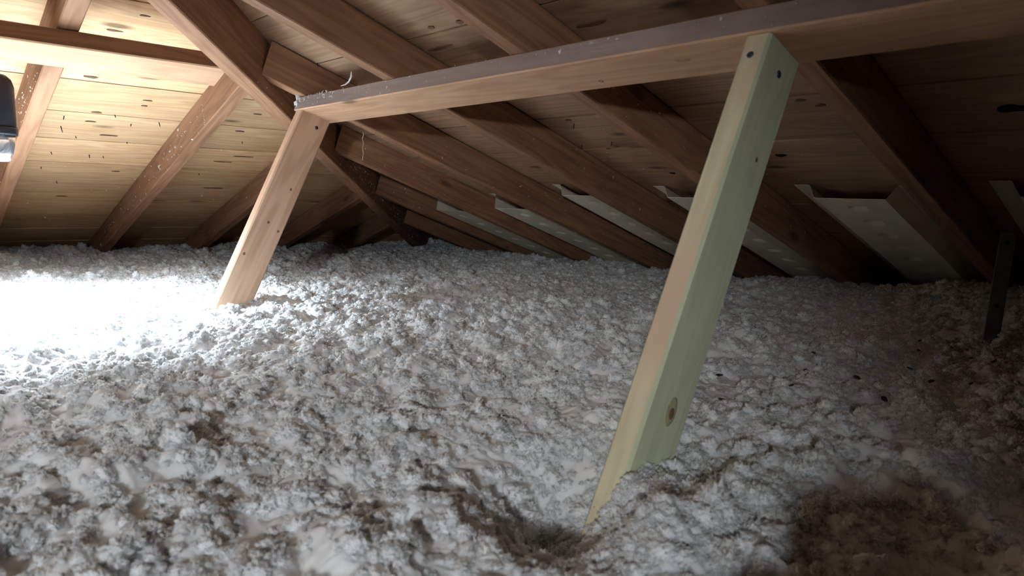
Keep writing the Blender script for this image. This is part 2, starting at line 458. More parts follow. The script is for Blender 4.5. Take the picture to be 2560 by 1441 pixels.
# opposite hip and ridge board
hd2 = Vector((1, -1, T)).normalized(); hw2 = Vector((1, 1, 0)).normalized()
hp2 = hw2.cross(hd2); hp2 = hp2 if hp2.z > 0 else -hp2
o = lumber('hip_rafter', Vector((-2 * RIDGE - h0 * 1 + 0.4, 0 - 0.2, T * 0.2)) + hp2 * (HDEP / 2), hd2, hw2, hp2, (RIDGE - 0.25) * math.sqrt(2 + T * T), HW, HDEP, M_RAFT)
setp(o, 'second hip rafter at the far left beyond the frame', 'hip rafter')
o = lumber('ridge_board', Vector((-RIDGE, -RIDGE, T * RIDGE + 0.03)), -EY, EX, EZ, 3.5, 0.02, 0.14, M_RAFT)
setp(o, 'ridge board above and behind the camera', 'ridge board')

# ------------------------------------------------------------------ purlins
PW, PD = 0.0873, 0.037
P_TOP = Vector((-1.9663, 0, T * 1.9663))                  # on the rafter undersides
pc = P_TOP + NR * (PD / 2 + 0.0005) + UR * (PW / 2)
PY0 = -2.156
o = lumber('purlin', Vector((pc.x, PY0, pc.z)), -EY, UR, -NR, 4.6, PW, PD, [M_PURL, M_DUST], segs=8, wob=0.0008)
purlin = setp(o, 'long purlin propped by two posts under the right slope rafters', 'purlin')
def face_by_normal(o, world_dir, idx, lim=0.8):
    R3 = o.matrix_world.to_3x3()
    for p in o.data.polygons:
        if (R3 @ p.normal).normalized().dot(Vector(world_dir)) > lim: p.material_index = idx
face_by_normal(o, UR, 1)
s_lp = 2.315
lc = Vector((0, 0, 0)) + NL * (PD / 2 + 0.0005) + UL * s_lp
o = lumber('purlin', Vector((-2.262, lc.y, lc.z)), -EX, UL, -NL, 2.74, 0.092, PD, [M_PURL, M_RAFT], segs=4)
setp(o, 'shorter purlin under the hip end rafters beside the hanging lamp', 'purlin')
face_by_normal(o, UL, 1)  # upslope side gets the darker rafter wood to stand for its shade

# ------------------------------------------------------------------ posts
def post(name, label, ycen, thick, xc_top, al, mats, length, knots=(), screws=()):
    D = Vector((-math.sin(al), 0, -math.cos(al)))
    wd = Vector((-math.cos(al), 0, math.sin(al)))        # broad way, up the slope
    # top centre on the underside of the purlin
    top = P_TOP + NR * (PD + 0.0008) + UR * xc_top
    top = Vector((top.x, ycen, top.z))
    k = math.tan(al - TH)
    root = empty(name, top + D * length)
    # angle between D and the purlin plane gives the slanted end cut
    o = lumber('timber', top, D, wd, EY, length, 0.0825, thick, mats, root, ch=0.0035, segs=4)
    # slant the top end so it lies flat against the purlin
    inv = o.matrix_world.inverted()
    for v in o.data.vertices:
        w = o.matrix_world @ v.co
        if v.co.x < 0.001:
            dist = (w - top).dot(NR) / D.dot(NR)
            v.co = inv @ (w - D * dist)
    setp(root, label, 'post')
    return root, o, top, D, wd
AL = math.radians(25.9)
post_r, tim_r, topR, DR, WR = post('post', 'greenish new post on the right, with a knot near its base', -3.4330, 0.0345, 0.0415, AL, [M_GREEN, M_GREEN_EDGE], 0.70)
face_by_normal(tim_r, WR, 1)
post_l, tim_l, topL, DL, WL = post('post', 'pale pinkish pine post on the left under the purlin end', -2.1800, 0.0345, 0.0435, math.radians(25.2), [M_PINE], 0.68)
def disc_part(name, parent, centre, normal, rad, mat, h=0.0012, asp=1.0, up=None):
    n = Vector(normal).normalized()
    x = (Vector(up) if up is not None else n.orthogonal()).normalized()
    x = (x - n * x.dot(n)).normalized(); y = n.cross(x)
    prof = [(rad, -h), (rad, h * 0.5), (rad * 0.82, h), (rad * 0.3, h * 0.6)]
    o = lathe(name, prof, mat, parent, 14, frame_matrix(Vector(centre), x * asp, y, n))
    return o
disc_part('screw', post_r, topR + DR * 0.034 + WR * 0.0415 + EY * 0.002, WR, 0.0046, M_SCREW)
disc_part('screw', post_r, topR + DR * 0.036 - WR * 0.001 - EY * 0.0174, -EY, 0.0050, M_SCREW)
disc_part('screw', post_l, topL + DL * 0.026 - WL * 0.012 - EY * 0.0174, -EY, 0.0046, M_SCREW)
disc_part('knot', post_r, topR + DR * 0.478 - WR * 0.002 - EY * 0.0172, -EY, 0.0105, M_KNOT_RING, 0.0005, 1.7, DR)
disc_part('knot_heart', post_r, topR + DR * 0.480 - WR * 0.004 - EY * 0.0176, -EY, 0.0050, M_KNOT_PALE, 0.0007, 1.4, DR)
disc_part('knot', post_r, topR + DR * 0.150 - WR * 0.012 - EY * 0.0172, -EY, 0.0024, M_KNOT, 0.0005, 1.4, DR)
for d_, w_ in ((0.30, -0.004), (0.20, 0.015), (0.31, 0.028), (0.395, -0.028)):
    disc_part('knot', post_l, topL + DL * d_ - WL * w_ - EY * 0.0172, -EY, 0.0030, M_KNOT_PALE, 0.0005, 1.2, DL)
# purlin knots on its underside
for yy, sl, rx, ry in [(-3.39, 0.052, 0.012, 0.0075), (-3.02, 0.042, 0.006, 0.0045), (-2.90, 0.018, 0.008, 0.006), (-3.22, 0.025, 0.005, 0.004), (-2.70, 0.03, 0.006, 0.004), (-2.86, 0.008, 0.006, 0.003), (-2.62, 0.025, 0.007, 0.004)]:
    c = P_TOP + NR * (PD + 0.0002) + UR * sl; c.y = yy + DY
    disc_part('knot', purlin, c, NR, ry, M_KNOT if ry < 0.0046 else M_PURL, 0.0005, rx / ry, EY)

# ------------------------------------------------------------------ rafter vent baffles
def baffle(label, a_lo, wid, s_top, depth=0.036, s_bot=0.10):
    """cream moulded channel stapled under the boards; a_lo = plan position of its far flange edge"""
    a_lo -= DY; s_top += 0.013
    root_o = OR_ + UR * s_bot
    root = empty('vent_baffle', (root_o.x, -a_lo, root_o.z))
    prof = [(0.0, 0.003), (0.036, 0.003), (0.039, 0.0045), (0.055, depth - 0.003), (0.058, depth), (wid - 0.058, depth), (wid - 0.055, depth - 0.003), (wid - 0.039, 0.0045), (wid - 0.036, 0.003), (wid, 0.003)]
    # the panel is a grid so that the dimples are real relief
    ny_flat = 26
    ys = [prof[0][0], prof[1][0], prof[2][0], prof[3][0]] + list(np.linspace(prof[4][0], prof[5][0], ny_flat)) + [p[0] for p in prof[6:]]
    ds = [prof[0][1], prof[1][1], prof[2][1], prof[3][1]] + [depth] * ny_flat + [p[1] for p in prof[6:]]
    ns = 150
    vs, fs = [], []
    dimples = [(s_top - 0.065 - 0.106 * k, 0.5) for k in range(10)]
    th_ = 0.0012
    m = len(ys)
    for layer in (0, 1):
        for i in range(ns + 1):
            s = s_bot + (s_top - s_bot) * i / ns
            for y_, d_ in zip(ys, ds):
                d = d_
                if d_ >= depth - 1e-6:
                    for (sd, fy) in dimples:
                        q = ((s - sd) / 0.017) ** 2 + ((y_ - wid * fy) / 0.022) ** 2
                        if q < 1: d -= 0.010 * (1 - q) ** 0.6
                d += 0.0015 * math.sin(s * 9 + a_lo * 3) * (y_ / wid)
                p = OR_ + UR * s + NR * (d - layer * th_)
                vs.append((p.x, -a_lo - y_, p.z))
    base = (ns + 1) * m
    for i in range(ns):
        for k in range(m - 1):
            a = i * m + k
            fs.append((a, a + 1, a + 1 + m, a + m))
            b = base + a
            fs.append((b, b + m, b + 1 + m, b + 1))
    for k in range(m - 1):
        a = ns * m + k; fs.append((a, a + 1, base + a + 1, base + a))
    for i in range(ns):
        a = i * m; fs.append((a, a + m, base + a + m, base + a))
        a = i * m + m - 1; fs.append((a + m, a, base + a, base + a + m))
    o = mesh_obj('panel', vs, fs, M_BAFFLE, root, True)
    o.data.set_sharp_from_angle(angle=math.radians(35))
    setp(root, label, 'vent baffle', 'vent baffles between the right slope rafters')
baffle('cream vent baffle between the two rafters right of the green post', 3.163, 0.275, 1.292)
baffle('cream vent baffle partly hidden behind the green post', 2.735, 0.300, 1.278)
baffle('cream vent baffle with a curled end left of the green post', 2.334, 0.300, 1.288, 0.040)
baffle('cream vent baffle seen as a narrow strip left of the curled one', 1.905, 0.31, 1.19, 0.062)
baffle('cream vent baffle seen as the thinnest strip, nearest the roof corner', 1.500, 0.31, 1.16, 0.070)
baffle('cream vent baffle at the right edge of the frame by the metal strap', 3.575, 0.28, 1.318)

# ------------------------------------------------------------------ metal strap
def strap():
    root = empty('metal_strap', (-1.21, -3.513, 0.10))
    base = Vector((-1.211, -3.513, 0.10)); top = Vector((-1.081, -3.498, 0.405))
    d = (top - base).normalized(); w = (RGT * 0.98 + UPV * 0.02); w = (w - d * w.dot(d)).normalized(); n = d.cross(w)
    o = lumber('strip', base, d, w, n, (top - base).length, 0.033, 0.003, M_STRAP, root, ch=0.0006)
    for f in (0.93, 0.5):
        disc_part('hole', root, base + d * (top - base).length * f - n * 0.0016, -n, 0.004, M_HOLE, 0.0004)
    setp(root, 'dark grey metal strap standing up from the insulation at the right edge', 'metal strap')
strap()

# ------------------------------------------------------------------ hanging work lamp
def lamp():
    root = empty('hanging_work_lamp', (LAMP.x, LAMP.y, 0.503))
    lathe('housing', [(0.012, 0.182), (0.030, 0.179), (0.039, 0.170), (0.0435, 0.155), (0.044, 0.060), (0.041, 0.056)], M_HOUS, root, 32, Matrix.Translation((LAMP.x, LAMP.y, 0.503)))
    lathe('collar', [(0.0455, 0.070), (0.0462, 0.066), (0.0462, 0.058), (0.0455, 0.054)], M_HOUS, root, 32, Matrix.Translation((LAMP.x, LAMP.y, 0.503)))
    lathe('lens', [(0.041, 0.055), (0.040, 0.035), (0.036, 0.016), (0.030, 0.006)], M_GLASS, root, 32, Matrix.Translation((LAMP.x, LAMP.y, 0.503)))
    lathe('led_disc', [(0.029, 0.006), (0.030, 0.002), (0.026, -0.001), (0.01, -0.002)], M_LED, root, 32, Matrix.Translation((LAMP.x, LAMP.y, 0.503)))
    tube('cord', [(LAMP.x, LAMP.y, 0.68), (LAMP.x - 0.004, LAMP.y - 0.012, 0.72), (LAMP.x - 0.01, LAMP.y - 0.04, 0.735)], 0.0035, M_CORD, root)
    setp(root, 'black hanging work lamp with clear lens at the left edge', 'lamp')
    ld = bpy.data.lights.new('lamp_beam', 'SPOT')
    ld.energy = LAMP_POWER; ld.color = (0.70, 0.86, 1.0)
    ld.spot_size = math.radians(169); ld.spot_blend = 1.0; ld.shadow_soft_size = 0.02
    lo = bpy.data.objects.new('lamp_beam', ld); COL.objects.link(lo)
    lo.location = (LAMP.x, LAMP.y, 0.476)
    lo.rotation_euler = LAMP_AIM.to_track_quat('-Z', 'Y').to_euler()
    lo.parent = root; lo.matrix_parent_inverse = root.matrix_basis.inverted()
lamp()
def back_lamp():
    root = empty('work_lamp', (BACK_LAMP_POS.x, BACK_LAMP_POS.y, 0.15))
    x, y, z = BACK_LAMP_POS
    tube('stand', [(x, y, 0.10), (x, y, z - 0.05)], 0.012, M_HOUS, root, 10)
    lathe('head', [(0.02, -0.06), (0.055, -0.05), (0.06, -0.03), (0.05, -0.028)], M_HOUS, root, 20, Matrix.Translation((x, y, z + 0.0)))
    setp(root, 'work lamp on a stand behind the photographer', 'lamp')
    ld = bpy.data.lights.new('back_beam', 'SPOT')
    ld.energy = BACK_LAMP_POWER; ld.color = (0.88, 0.94, 1.0); ld.shadow_soft_size = 0.035
    ld.spot_size = math.radians(54); ld.spot_blend = 1.0
    lo = bpy.data.objects.new('back_beam', ld); COL.objects.link(lo); lo.location = (x, y, z)
    lo.rotation_euler = BACK_LAMP_AIM.to_track_quat('-Z', 'Y').to_euler()
    lo.parent = root; lo.matrix_parent_inverse = root.matrix_basis.inverted()
back_lamp()

# ------------------------------------------------------------------ blown insulation
def _hash(ix, iy, iz, seed):
    h = (ix.astype(np.uint32) * np.uint32(374761393) + iy.astype(np.uint32) * np.uint32(668265263) + iz.astype(np.uint32) * np.uint32(2147483647) + np.uint32((seed * 974711) & 0xffffffff))
    h = (h ^ (h >> np.uint32(13))) * np.uint32(1274126177)
    h = (h ^ (h >> np.uint32(16))) * np.uint32(2246822519)
    return h ^ (h >> np.uint32(15))
_G = np.array([[math.cos(a), math.sin(a)] for a in np.linspace(0, 2 * math.pi, 32, endpoint=False)], dtype=np.float32)
def perlin2(x, y, seed=0):
    x0 = np.floor(x); y0 = np.floor(y)
    fx = (x - x0).astype(np.float32); fy = (y - y0).astype(np.float32)
    ix = x0.astype(np.int64); iy = y0.astype(np.int64)
    u = fx * fx * fx * (fx * (fx * 6 - 15) + 10); v = fy * fy * fy * (fy * (fy * 6 - 15) + 10)
    z = np.zeros_like(ix)
    def g(dx, dy):
        h = _hash(ix + dx, iy + dy, z, seed) & np.uint32(31)
        gg = _G[h]
        return gg[..., 0] * (fx - dx) + gg[..., 1] * (fy - dy)
    a = g(0, 0) * (1 - u) + g(1, 0) * u
    b = g(0, 1) * (1 - u) + g(1, 1) * u
    return (a * (1 - v) + b * v) * 1.5          # about -1..1

def gauss(x, y, cx, cy, rx, ry=None, rot=0.0):
    ry = ry or rx
    dx, dy = x - cx, y - cy
    c, s = math.cos(rot), math.sin(rot)
    return np.exp(-((dx * c + dy * s) / rx) ** 2 - ((-dx * s + dy * c) / ry) ** 2)

def ins_base(x, y):
    x0_, y0_ = x, y
    h = INS_Z + 0.020 * perlin2(x / 0.62, y / 0.62, 3) + 0.012 * perlin2(x / 0.27, y / 0.27, 5)
    x = x + 0.0055; y = y - DY
    # fuller under the eaves of the right slope, and heaped near the right edge of the view
    h = h + 0.020 * gauss(x, y, -0.6, -2.6, 0.35, 1.2)
    h = h + 0.085 * gauss(x, y, -0.78, -3.50, 0.28, 0.38)
    h = h + 0.03 * gauss(x, y, -2.3, -0.7, 0.6, 0.25)
    # hollow on the near-left of the right post, heap pushed up against its front
    h = h - 0.122 * gauss(x, y, -2.372, -3.506, 0.105, 0.060, 0.743)
    h = h + 0.022 * gauss(x, y, -2.365, -3.640, 0.050, 0.040, 0.743)
    h = h - 0.022 * gauss(x, y, -2.24, -3.585, 0.09, 0.05, 0.743)
    # dip shaped into the bed where the left post's cast shadow falls
    h = h - 0.030 * gauss(x, y, -1.98, -2.28, 0.30, 0.05, -0.55)
    # hollow towards the lower right corner, behind the heap
    h = h - 0.055 * gauss(x, y, -2.26, -3.84, 0.20, 0.13)
    # unseen bank added below the frame to shade the lower right corner
    h = h + 0.19 * gauss(x, y, -2.675, -4.035, 0.14, 0.17)
    return h

def insulation_points(x, y, cell):
    """world-space fluff surface; detail finer than the local mesh is left to the tufts"""
    # a gentle domain warp keeps the clumps irregular
    wx = x + 0.012 * perlin2(x / 0.07, y / 0.07, 21) + 0.004 * perlin2(x / 0.022, y / 0.022, 23)
    wy = y + 0.012 * perlin2(x / 0.07, y / 0.07, 22) + 0.004 * perlin2(x / 0.022, y / 0.022, 24)
    def fade(lam): return np.clip((lam / cell - 2.0) / 2.0, 0, 1)
    def bil(lam, seed): return np.abs(perlin2(wx / lam, wy / lam, seed))
    h = ins_base(x, y)
    big = bil(0.17, 31) + 0.35 * perlin2(wx / 0.1, wy / 0.1, 30)
    mid = bil(0.080, 32)
    rough = np.clip(0.45 + 0.95 * (0.6 * big + 0.8 * mid), 0.5, 1.35)
    lump = 0.022 * big + 0.026 * mid
    lump = 0.010 + 0.5 * ((lump - 0.010) + np.sqrt((lump - 0.010) ** 2 + 0.006 ** 2))      # no deep pits between the clumps
    z = h + lump - 0.024
    z = z + fade(0.044) * 0.010 * bil(0.044, 33)
    z = z + fade(0.022) * 0.0075 * rough * bil(0.022, 34)
    z = z + fade(0.011) * 0.0050 * rough * bil(0.011, 35)
    z = z + fade(0.0058) * 0.0028 * rough * bil(0.0058, 36)
    # sideways curl so that flakes overhang
    dx = np.zeros_like(x); dy = np.zeros_like(x)
    for lam, amp, sd in ((0.026, 0.0055, 51), (0.012, 0.0040, 53), (0.0062, 0.0022, 55)):
        f = fade(lam) * amp * rough
        dx += f * perlin2(wx / lam + 7.3, wy / lam, sd)
        dy += f * perlin2(wx / lam, wy / lam + 3.1, sd + 1)
    return x + dx, y + dy, z

def polar_grid(th0, th1, nth, r0, r1, nr):
    th = np.linspace(th0, th1, nth); rr = r0 * (r1 / r0) ** np.linspace(0, 1, nr)
    R_, TH_ = np.meshgrid(rr, th, indexing='ij')
    return CAM.x + R_ * np.sin(TH_), CAM.y + R_ * np.cos(TH_), R_

def grid_mesh(x, y, z, trim):
    nr, nt = x.shape
    V = np.stack([x, y, z], -1).reshape(-1, 3)
    idx = np.arange(nr * nt).reshape(nr, nt)
    q = np.stack([idx[:-1, :-1], idx[1:, :-1], idx[1:, 1:], idx[:-1, 1:]], -1).reshape(-1, 4)
    keep = trim.reshape(-1)
    kq = keep[q].all(1)
    q = q[kq]
    return V, q
def np_mesh(name, V, Q, mat, parent=None, smooth=True):
    used = np.unique(Q); remap = np.full(len(V), -1, np.int64); remap[used] = np.arange(len(used))
    V = V[used]; Q = remap[Q]
    me = bpy.data.meshes.new(name)
    k = Q.shape[1]
    me.vertices.add(len(V)); me.vertices.foreach_set('co', V.astype(np.float32).ravel())
    me.loops.add(Q.size); me.loops.foreach_set('vertex_index', Q.astype(np.int32).ravel())
    me.polygons.add(len(Q)); me.polygons.foreach_set('loop_start', np.arange(0, Q.size, k, dtype=np.int32))
    me.polygons.foreach_set('use_smooth', np.full(len(Q), smooth))
    me.update(calc_edges=True); me.validate()
    me.materials.append(mat)
    o = bpy.data.objects.new(name, me); COL.objects.link(o)
    if parent is not None:
        o.parent = parent; o.matrix_parent_inverse = parent.matrix_basis.inverted()
    return o
def under_roof(x, y, z):
    b = -x; a = -y
    roof = np.minimum(T * b, T * a) + RD / CS + 0.012
    return (z < roof) & (x < 0.09) & (y < 0.09) & (x > -7.0)
YAW = 0.7427
DLT = 0.0033
TH0, TH1 = YAW - 1.15, YAW + 1.15
nth = int((TH1 - TH0) / DLT); nr = int(math.log(5.3 / 0.24) / DLT)
gx, gy, gr = polar_grid(TH0, TH1, nth, 0.24, 5.3, nr)
px, py, pz = insulation_points(gx, gy, gr * DLT)
V1, Q1 = grid_mesh(px, py, pz, under_roof(px, py, pz))
# coarser rest behind and around the camera
cx, cy, crr = polar_grid(TH1 - 0.004, TH0 + 2 * math.pi + 0.004, 200, 0.02, 6.0, 210)
qx, qy, qz = insulation_points(cx, cy, crr * 0.03 + 0.006)
V2, Q2 = grid_mesh(qx, qy, qz, under_roof(qx, qy, qz))
ex, ey, er = polar_grid(TH0, TH1, 60, 0.02, 0.241, 60)
kx, ky, kz = insulation_points(ex, ey, er * 0.03 + 0.006)
V3, Q3 = grid_mesh(kx, ky, kz, under_roof(kx, ky, kz))
V = np.concatenate([V1, V2, V3]); Q = np.concatenate([Q1, Q2 + len(V1), Q3 + len(V1) + len(V2)])
insulation = np_mesh('insulation', V, Q, M_FLUFF)
setp(insulation, 'thick bed of fluffy white blown-in insulation covering the attic floor', 'insulation', kind='stuff')

# curled tufts of fibre heaped all over the bed: uncountable, so one part of the bed built with geometry nodes
def tuft_mesh(seed, R=0.0145, ncurl=16):
    """a crumb of blown fibre: a crinkled cauliflower lump with a few short curls"""
    g = np.random.default_rng(seed)
    rr = random.Random(seed)
    bm = bmesh.new(); bmesh.ops.create_icosphere(bm, subdivisions=5, radius=1.0)
    off = Vector((rr.uniform(0, 50), rr.uniform(0, 50), rr.uniform(0, 50)))
    asp = Vector((rr.uniform(0.8, 1.25), rr.uniform(0.8, 1.25), rr.uniform(0.6, 0.85)))
    for v in bm.verts:
        d = v.co.normalized()
        q = d + 0.22 * mnoise.noise_vector(d * 2.3 + off)
        k = 0.50
        k += 0.55 * abs(mnoise.noise(q * 1.7 + off))
        k += 0.46 * abs(mnoise.noise(q * 3.6 + off * 1.3))
        k += 0.24 * abs(mnoise.noise(q * 7.6 + off * 1.7))
        k += 0.13 * abs(mnoise.noise(q * 17.0 + off * 2.1))
        p = d * k + 0.10 * mnoise.noise_vector(d * 4.2 + off) + 0.035 * mnoise.noise_vector(d * 11.0 + off)
        v.co = Vector((p.x * asp.x, p.y * asp.y, p.z * asp.z)) * R
    B = np.array([tuple(v.co) for v in bm.verts]); F2 = np.array([[v.index for v in f.verts] for f in bm.faces]); bm.free()
    pick = g.integers(0, len(B), ncurl)
    P0 = B[pick]; dirs = P0 / np.linalg.norm(P0, axis=1, keepdims=True)
    pos = P0 * 0.85
    d = dirs + g.normal(0, 0.6, (ncurl, 3)); d /= np.linalg.norm(d, axis=1, keepdims=True)
    axis = np.cross(d, g.normal(0, 1, (ncurl, 3))); axis /= np.linalg.norm(axis, axis=1, keepdims=True)
    L = R * g.uniform(0.2, 0.55, ncurl); th = R * g.uniform(0.035, 0.085, ncurl)
    turn = g.normal(0, 2.0, ncurl)
    segs, sides = 5, 4
    V_ = []
    for s_ in range(segs + 1):
        e1 = np.cross(d, axis); f = s_ / segs
        t_ = th * (1.0 - 0.6 * f ** 2) * (0.75 + 0.5 * g.random(ncurl))
        for k in range(sides):
            a = 2 * np.pi * k / sides + 0.5
            V_.append(pos + (axis * math.cos(a) * 1.6 + e1 * math.sin(a)) * t_[:, None])
        pos = pos + d * (L / segs)[:, None]
        c_, sn_ = np.cos(turn / segs)[:, None], np.sin(turn / segs)[:, None]
        d = d * c_ + np.cross(axis, d) * sn_
    V_ = np.stack(V_, 1)
    m = V_.shape[1]
    q = []
    for s_ in range(segs):
        for k in range(sides):
            a = s_ * sides + k; b = s_ * sides + (k + 1) % sides
            q.append([a, b, b + sides]); q.append([a, b + sides, a + sides])
    e = segs * sides
    q += [[e, e + 1, e + 2], [e, e + 2, e + 3]]
    F_ = (np.arange(ncurl)[:, None, None] * m + np.array(q)[None]).reshape(-1, 3)
    V_ = V_.reshape(-1, 3)
    return np.concatenate([B, V_]), np.concatenate([F2, F_ + len(B)])
TUFT_COL = bpy.data.collections.new('tuft_shapes')
for k in range(7):
    v_, f_ = tuft_mesh(100 + k)
    me = bpy.data.meshes.new('tuft_shape'); me.from_pydata(v_.tolist(), [], f_.tolist())
    me.polygons.foreach_set('use_smooth', [True] * len(me.polygons)); me.materials.append(M_FLUFF); me.update()
    TUFT_COL.objects.link(bpy.data.objects.new('tuft_shape', me))
def scatter(n_per_m2, seed):
    g = np.random.default_rng(seed)
    x0, x1, y0, y1 = -4.6, 0.05, -4.9, 0.05
    n = int(n_per_m2 * (x1 - x0) * (y1 - y0))
    x = g.uniform(x0, x1, n); y = g.uniform(y0, y1, n)
    dx, dy = x - CAM.x, y - CAM.y
    r = np.hypot(dx, dy); th = np.arctan2(dx, dy)
    ok = (th > TH0) & (th < TH1) & (r > 0.22)
    x, y, r = x[ok], y[ok], r[ok]
    cell = np.maximum(r, 0.25) * DLT
    X, Y, Z = insulation_points(x, y, cell)
    crest = np.abs(perlin2(x / 0.080, y / 0.080, 32)) * 0.9 + np.abs(perlin2(x / 0.044, y / 0.044, 33)) * 0.7
    ok = under_roof(X, Y, Z + 0.012) & (g.random(len(x)) < np.clip(crest * 1.7 - 0.10, 0.22, 1))
    return X[ok], Y[ok], Z[ok], g
X_, Y_, Z_, g_ = scatter(13000, 77)
_hx = g_.normal(-2.33, 0.07, 2600); _hy = g_.normal(-3.51, 0.06, 2600)
_hx, _hy, _hz = insulation_points(_hx, _hy, np.full(2600, 0.003))
X_ = np.concatenate([X_, _hx]); Y_ = np.concatenate([Y_, _hy]); Z_ = np.concatenate([Z_, _hz])
nT = len(X_)
pm = bpy.data.meshes.new('fluff_tufts'); pm.vertices.add(nT)
pm.vertices.foreach_set('co', np.stack([X_, Y_, Z_ - 0.001], -1).astype(np.float32).ravel())
rot = np.stack([g_.normal(0, 0.55, nT), g_.normal(0, 0.55, nT), g_.uniform(0, 6.283, nT)], -1).astype(np.float32)
scl = (np.clip(g_.lognormal(-0.75, 0.38, nT), 0.22, 1.3) * (0.75 + 0.45 * np.abs(perlin2(X_ / 0.06, Y_ / 0.06, 91)))).astype(np.float32)
at = pm.attributes.new('rot', 'FLOAT_VECTOR', 'POINT'); at.data.foreach_set('vector', rot.ravel())
at = pm.attributes.new('scl', 'FLOAT', 'POINT'); at.data.foreach_set('value', scl)
pm.update(); pm.materials.append(M_FLUFF)
tuft = bpy.data.objects.new('fluff_tufts', pm); COL.objects.link(tuft)
tuft.parent = insulation
setp(tuft, kind='stuff')
ng = bpy.data.node_groups.new('scatter_tufts', 'GeometryNodeTree')
ng.interface.new_socket('Geometry', in_out='INPUT', socket_type='NodeSocketGeometry')
ng.interface.new_socket('Geometry', in_out='OUTPUT', socket_type='NodeSocketGeometry')
_n, _l = ng.nodes.new, ng.links.new
gi, go = _n('NodeGroupInput'), _n('NodeGroupOutput')
ci = _n('GeometryNodeCollectionInfo'); ci.inputs['Collection'].default_value = TUFT_COL
ci.inputs['Separate Children'].default_value = True; ci.inputs['Reset Children'].default_value = True
iop = _n('GeometryNodeInstanceOnPoints'); iop.inputs['Pick Instance'].default_value = True
ra = _n('GeometryNodeInputNamedAttribute'); ra.data_type = 'FLOAT_VECTOR'; ra.inputs['Name'].default_value = 'rot'
sa = _n('GeometryNodeInputNamedAttribute'); sa.data_type = 'FLOAT'; sa.inputs['Name'].default_value = 'scl'
rv = _n('FunctionNodeRandomValue'); rv.data_type = 'INT'
for sk in rv.inputs:
    if sk.type == 'INT' and sk.name == 'Max' : sk.default_value = 6
e2r = _n('FunctionNodeEulerToRotation')
_l(gi.outputs[0], iop.inputs['Points']); _l(ci.outputs[0], iop.inputs['Instance'])
_l([o_ for o_ in rv.outputs if o_.type == 'INT'][0], iop.inputs['Instance Index'])
_l(ra.outputs['Attribute'], e2r.inputs[0]); _l(e2r.outputs[0], iop.inputs['Rotation'])
_l(sa.outputs['Attribute'], iop.inputs['Scale']); _l(iop.outputs[0], go.inputs[0])
md = tuft.modifiers.new('scatter', 'NODES'); md.node_group = ng

# ------------------------------------------------------------------ chips and crumbs lying on the bed
def surf(x, y):
    X, Y, Z = insulation_points(np.array([x - 0.0055]), np.array([y + DY]), np.array([0.006]))
    return float(X[0]), float(Y[0]), float(Z[0])
def chip_mesh(seed, size, mat, name):
    g = random.Random(seed)
    bm = bmesh.new()
    bmesh.ops.create_icosphere(bm, subdivisions=1, radius=1.0)
    for v in bm.verts:
        k = g.uniform(0.55, 1.25)
        v.co = Vector((v.co.x * size * k, v.co.y * size * 0.55 * g.uniform(0.6, 1.2), v.co.z * size * 0.28 * g.uniform(0.6, 1.2)))
    me = bpy.data.meshes.new(name); bm.to_mesh(me); bm.free(); me.materials.append(mat)
    return me
CHIPS = [(-1.30, -3.50), (-1.42, -3.585), (-1.32, -3.565), (-1.36, -3.61), (-1.52, -3.56), (-1.68, -3.53), (-1.30, -3.63), (-1.46, -3.62), (-1.55, -3.66), (-1.42, -3.66),
         (-1.60, -3.42), (-1.70, -3.45), (-1.85, -3.50), (-1.92, -3.52), (-1.98, -3.46), (-1.86, -3.38), (-1.75, -3.60), (-1.62, -3.62), (-2.12, -3.62), (-2.16, -3.66),
         (-1.25, -3.55), (-1.36, -3.52), (-1.80, -3.3), (-1.95, -3.3), (-2.05, -3.2), (-2.26, -3.3), (-2.42, -3.42), (-2.50, -3.35)]
protos = [chip_mesh(i, 0.0055, M_CHIP, 'wood_chip') for i in range(4)]
ORD = ['first', 'second', 'third', 'fourth', 'fifth', 'sixth', 'seventh', 'eighth', 'ninth', 'tenth', 'eleventh', 'twelfth', 'thirteenth', 'fourteenth', 'fifteenth',
       'sixteenth', 'seventeenth', 'eighteenth', 'nineteenth', 'twentieth', 'twenty-first', 'twenty-second', 'twenty-third', 'twenty-fourth', 'twenty-fifth', 'twenty-sixth', 'twenty-seventh', 'twenty-eighth']
chips = []
for i, (x, y) in enumerate(CHIPS):
    X, Y, Z = surf(x, y)
    o = bpy.data.objects.new('wood_chip', protos[i % 4]); COL.objects.link(o)
    k = random.uniform(0.8, 1.7) * (0.5 if i > 21 else 1)
    o.scale = (k, k, k); o.location = (X, Y, Z + 0.007); o.rotation_euler = (random.uniform(-.5, .5), random.uniform(-.5, .5), random.uniform(0, 6))
    dv = Vector((X, Y, Z)) - CAM
    chips.append((-dv.dot(RGT) / dv.dot(FWD), o))
for i, (_, o) in enumerate(sorted(chips, key=lambda c: c[0])):
    setp(o, 'dark brown chip on the insulation, %s one counting from the right edge' % ORD[i], 'wood chip', 'dark chips scattered on the insulation')
X, Y, Z = surf(-2.598, -3.512)
o = mesh_obj('wood_chip', [v.co for v in chip_mesh(9, 0.0075, M_CHIP_OR, 'c').vertices], [tuple(p.vertices) for p in protos[0].polygons], M_CHIP_OR)
o.location = (X, Y, Z + 0.004); o.rotation_euler = (0.3, 0.5, 0.8)
setp(o, 'orange brown wood crumb on the insulation in the near foreground', 'wood chip')

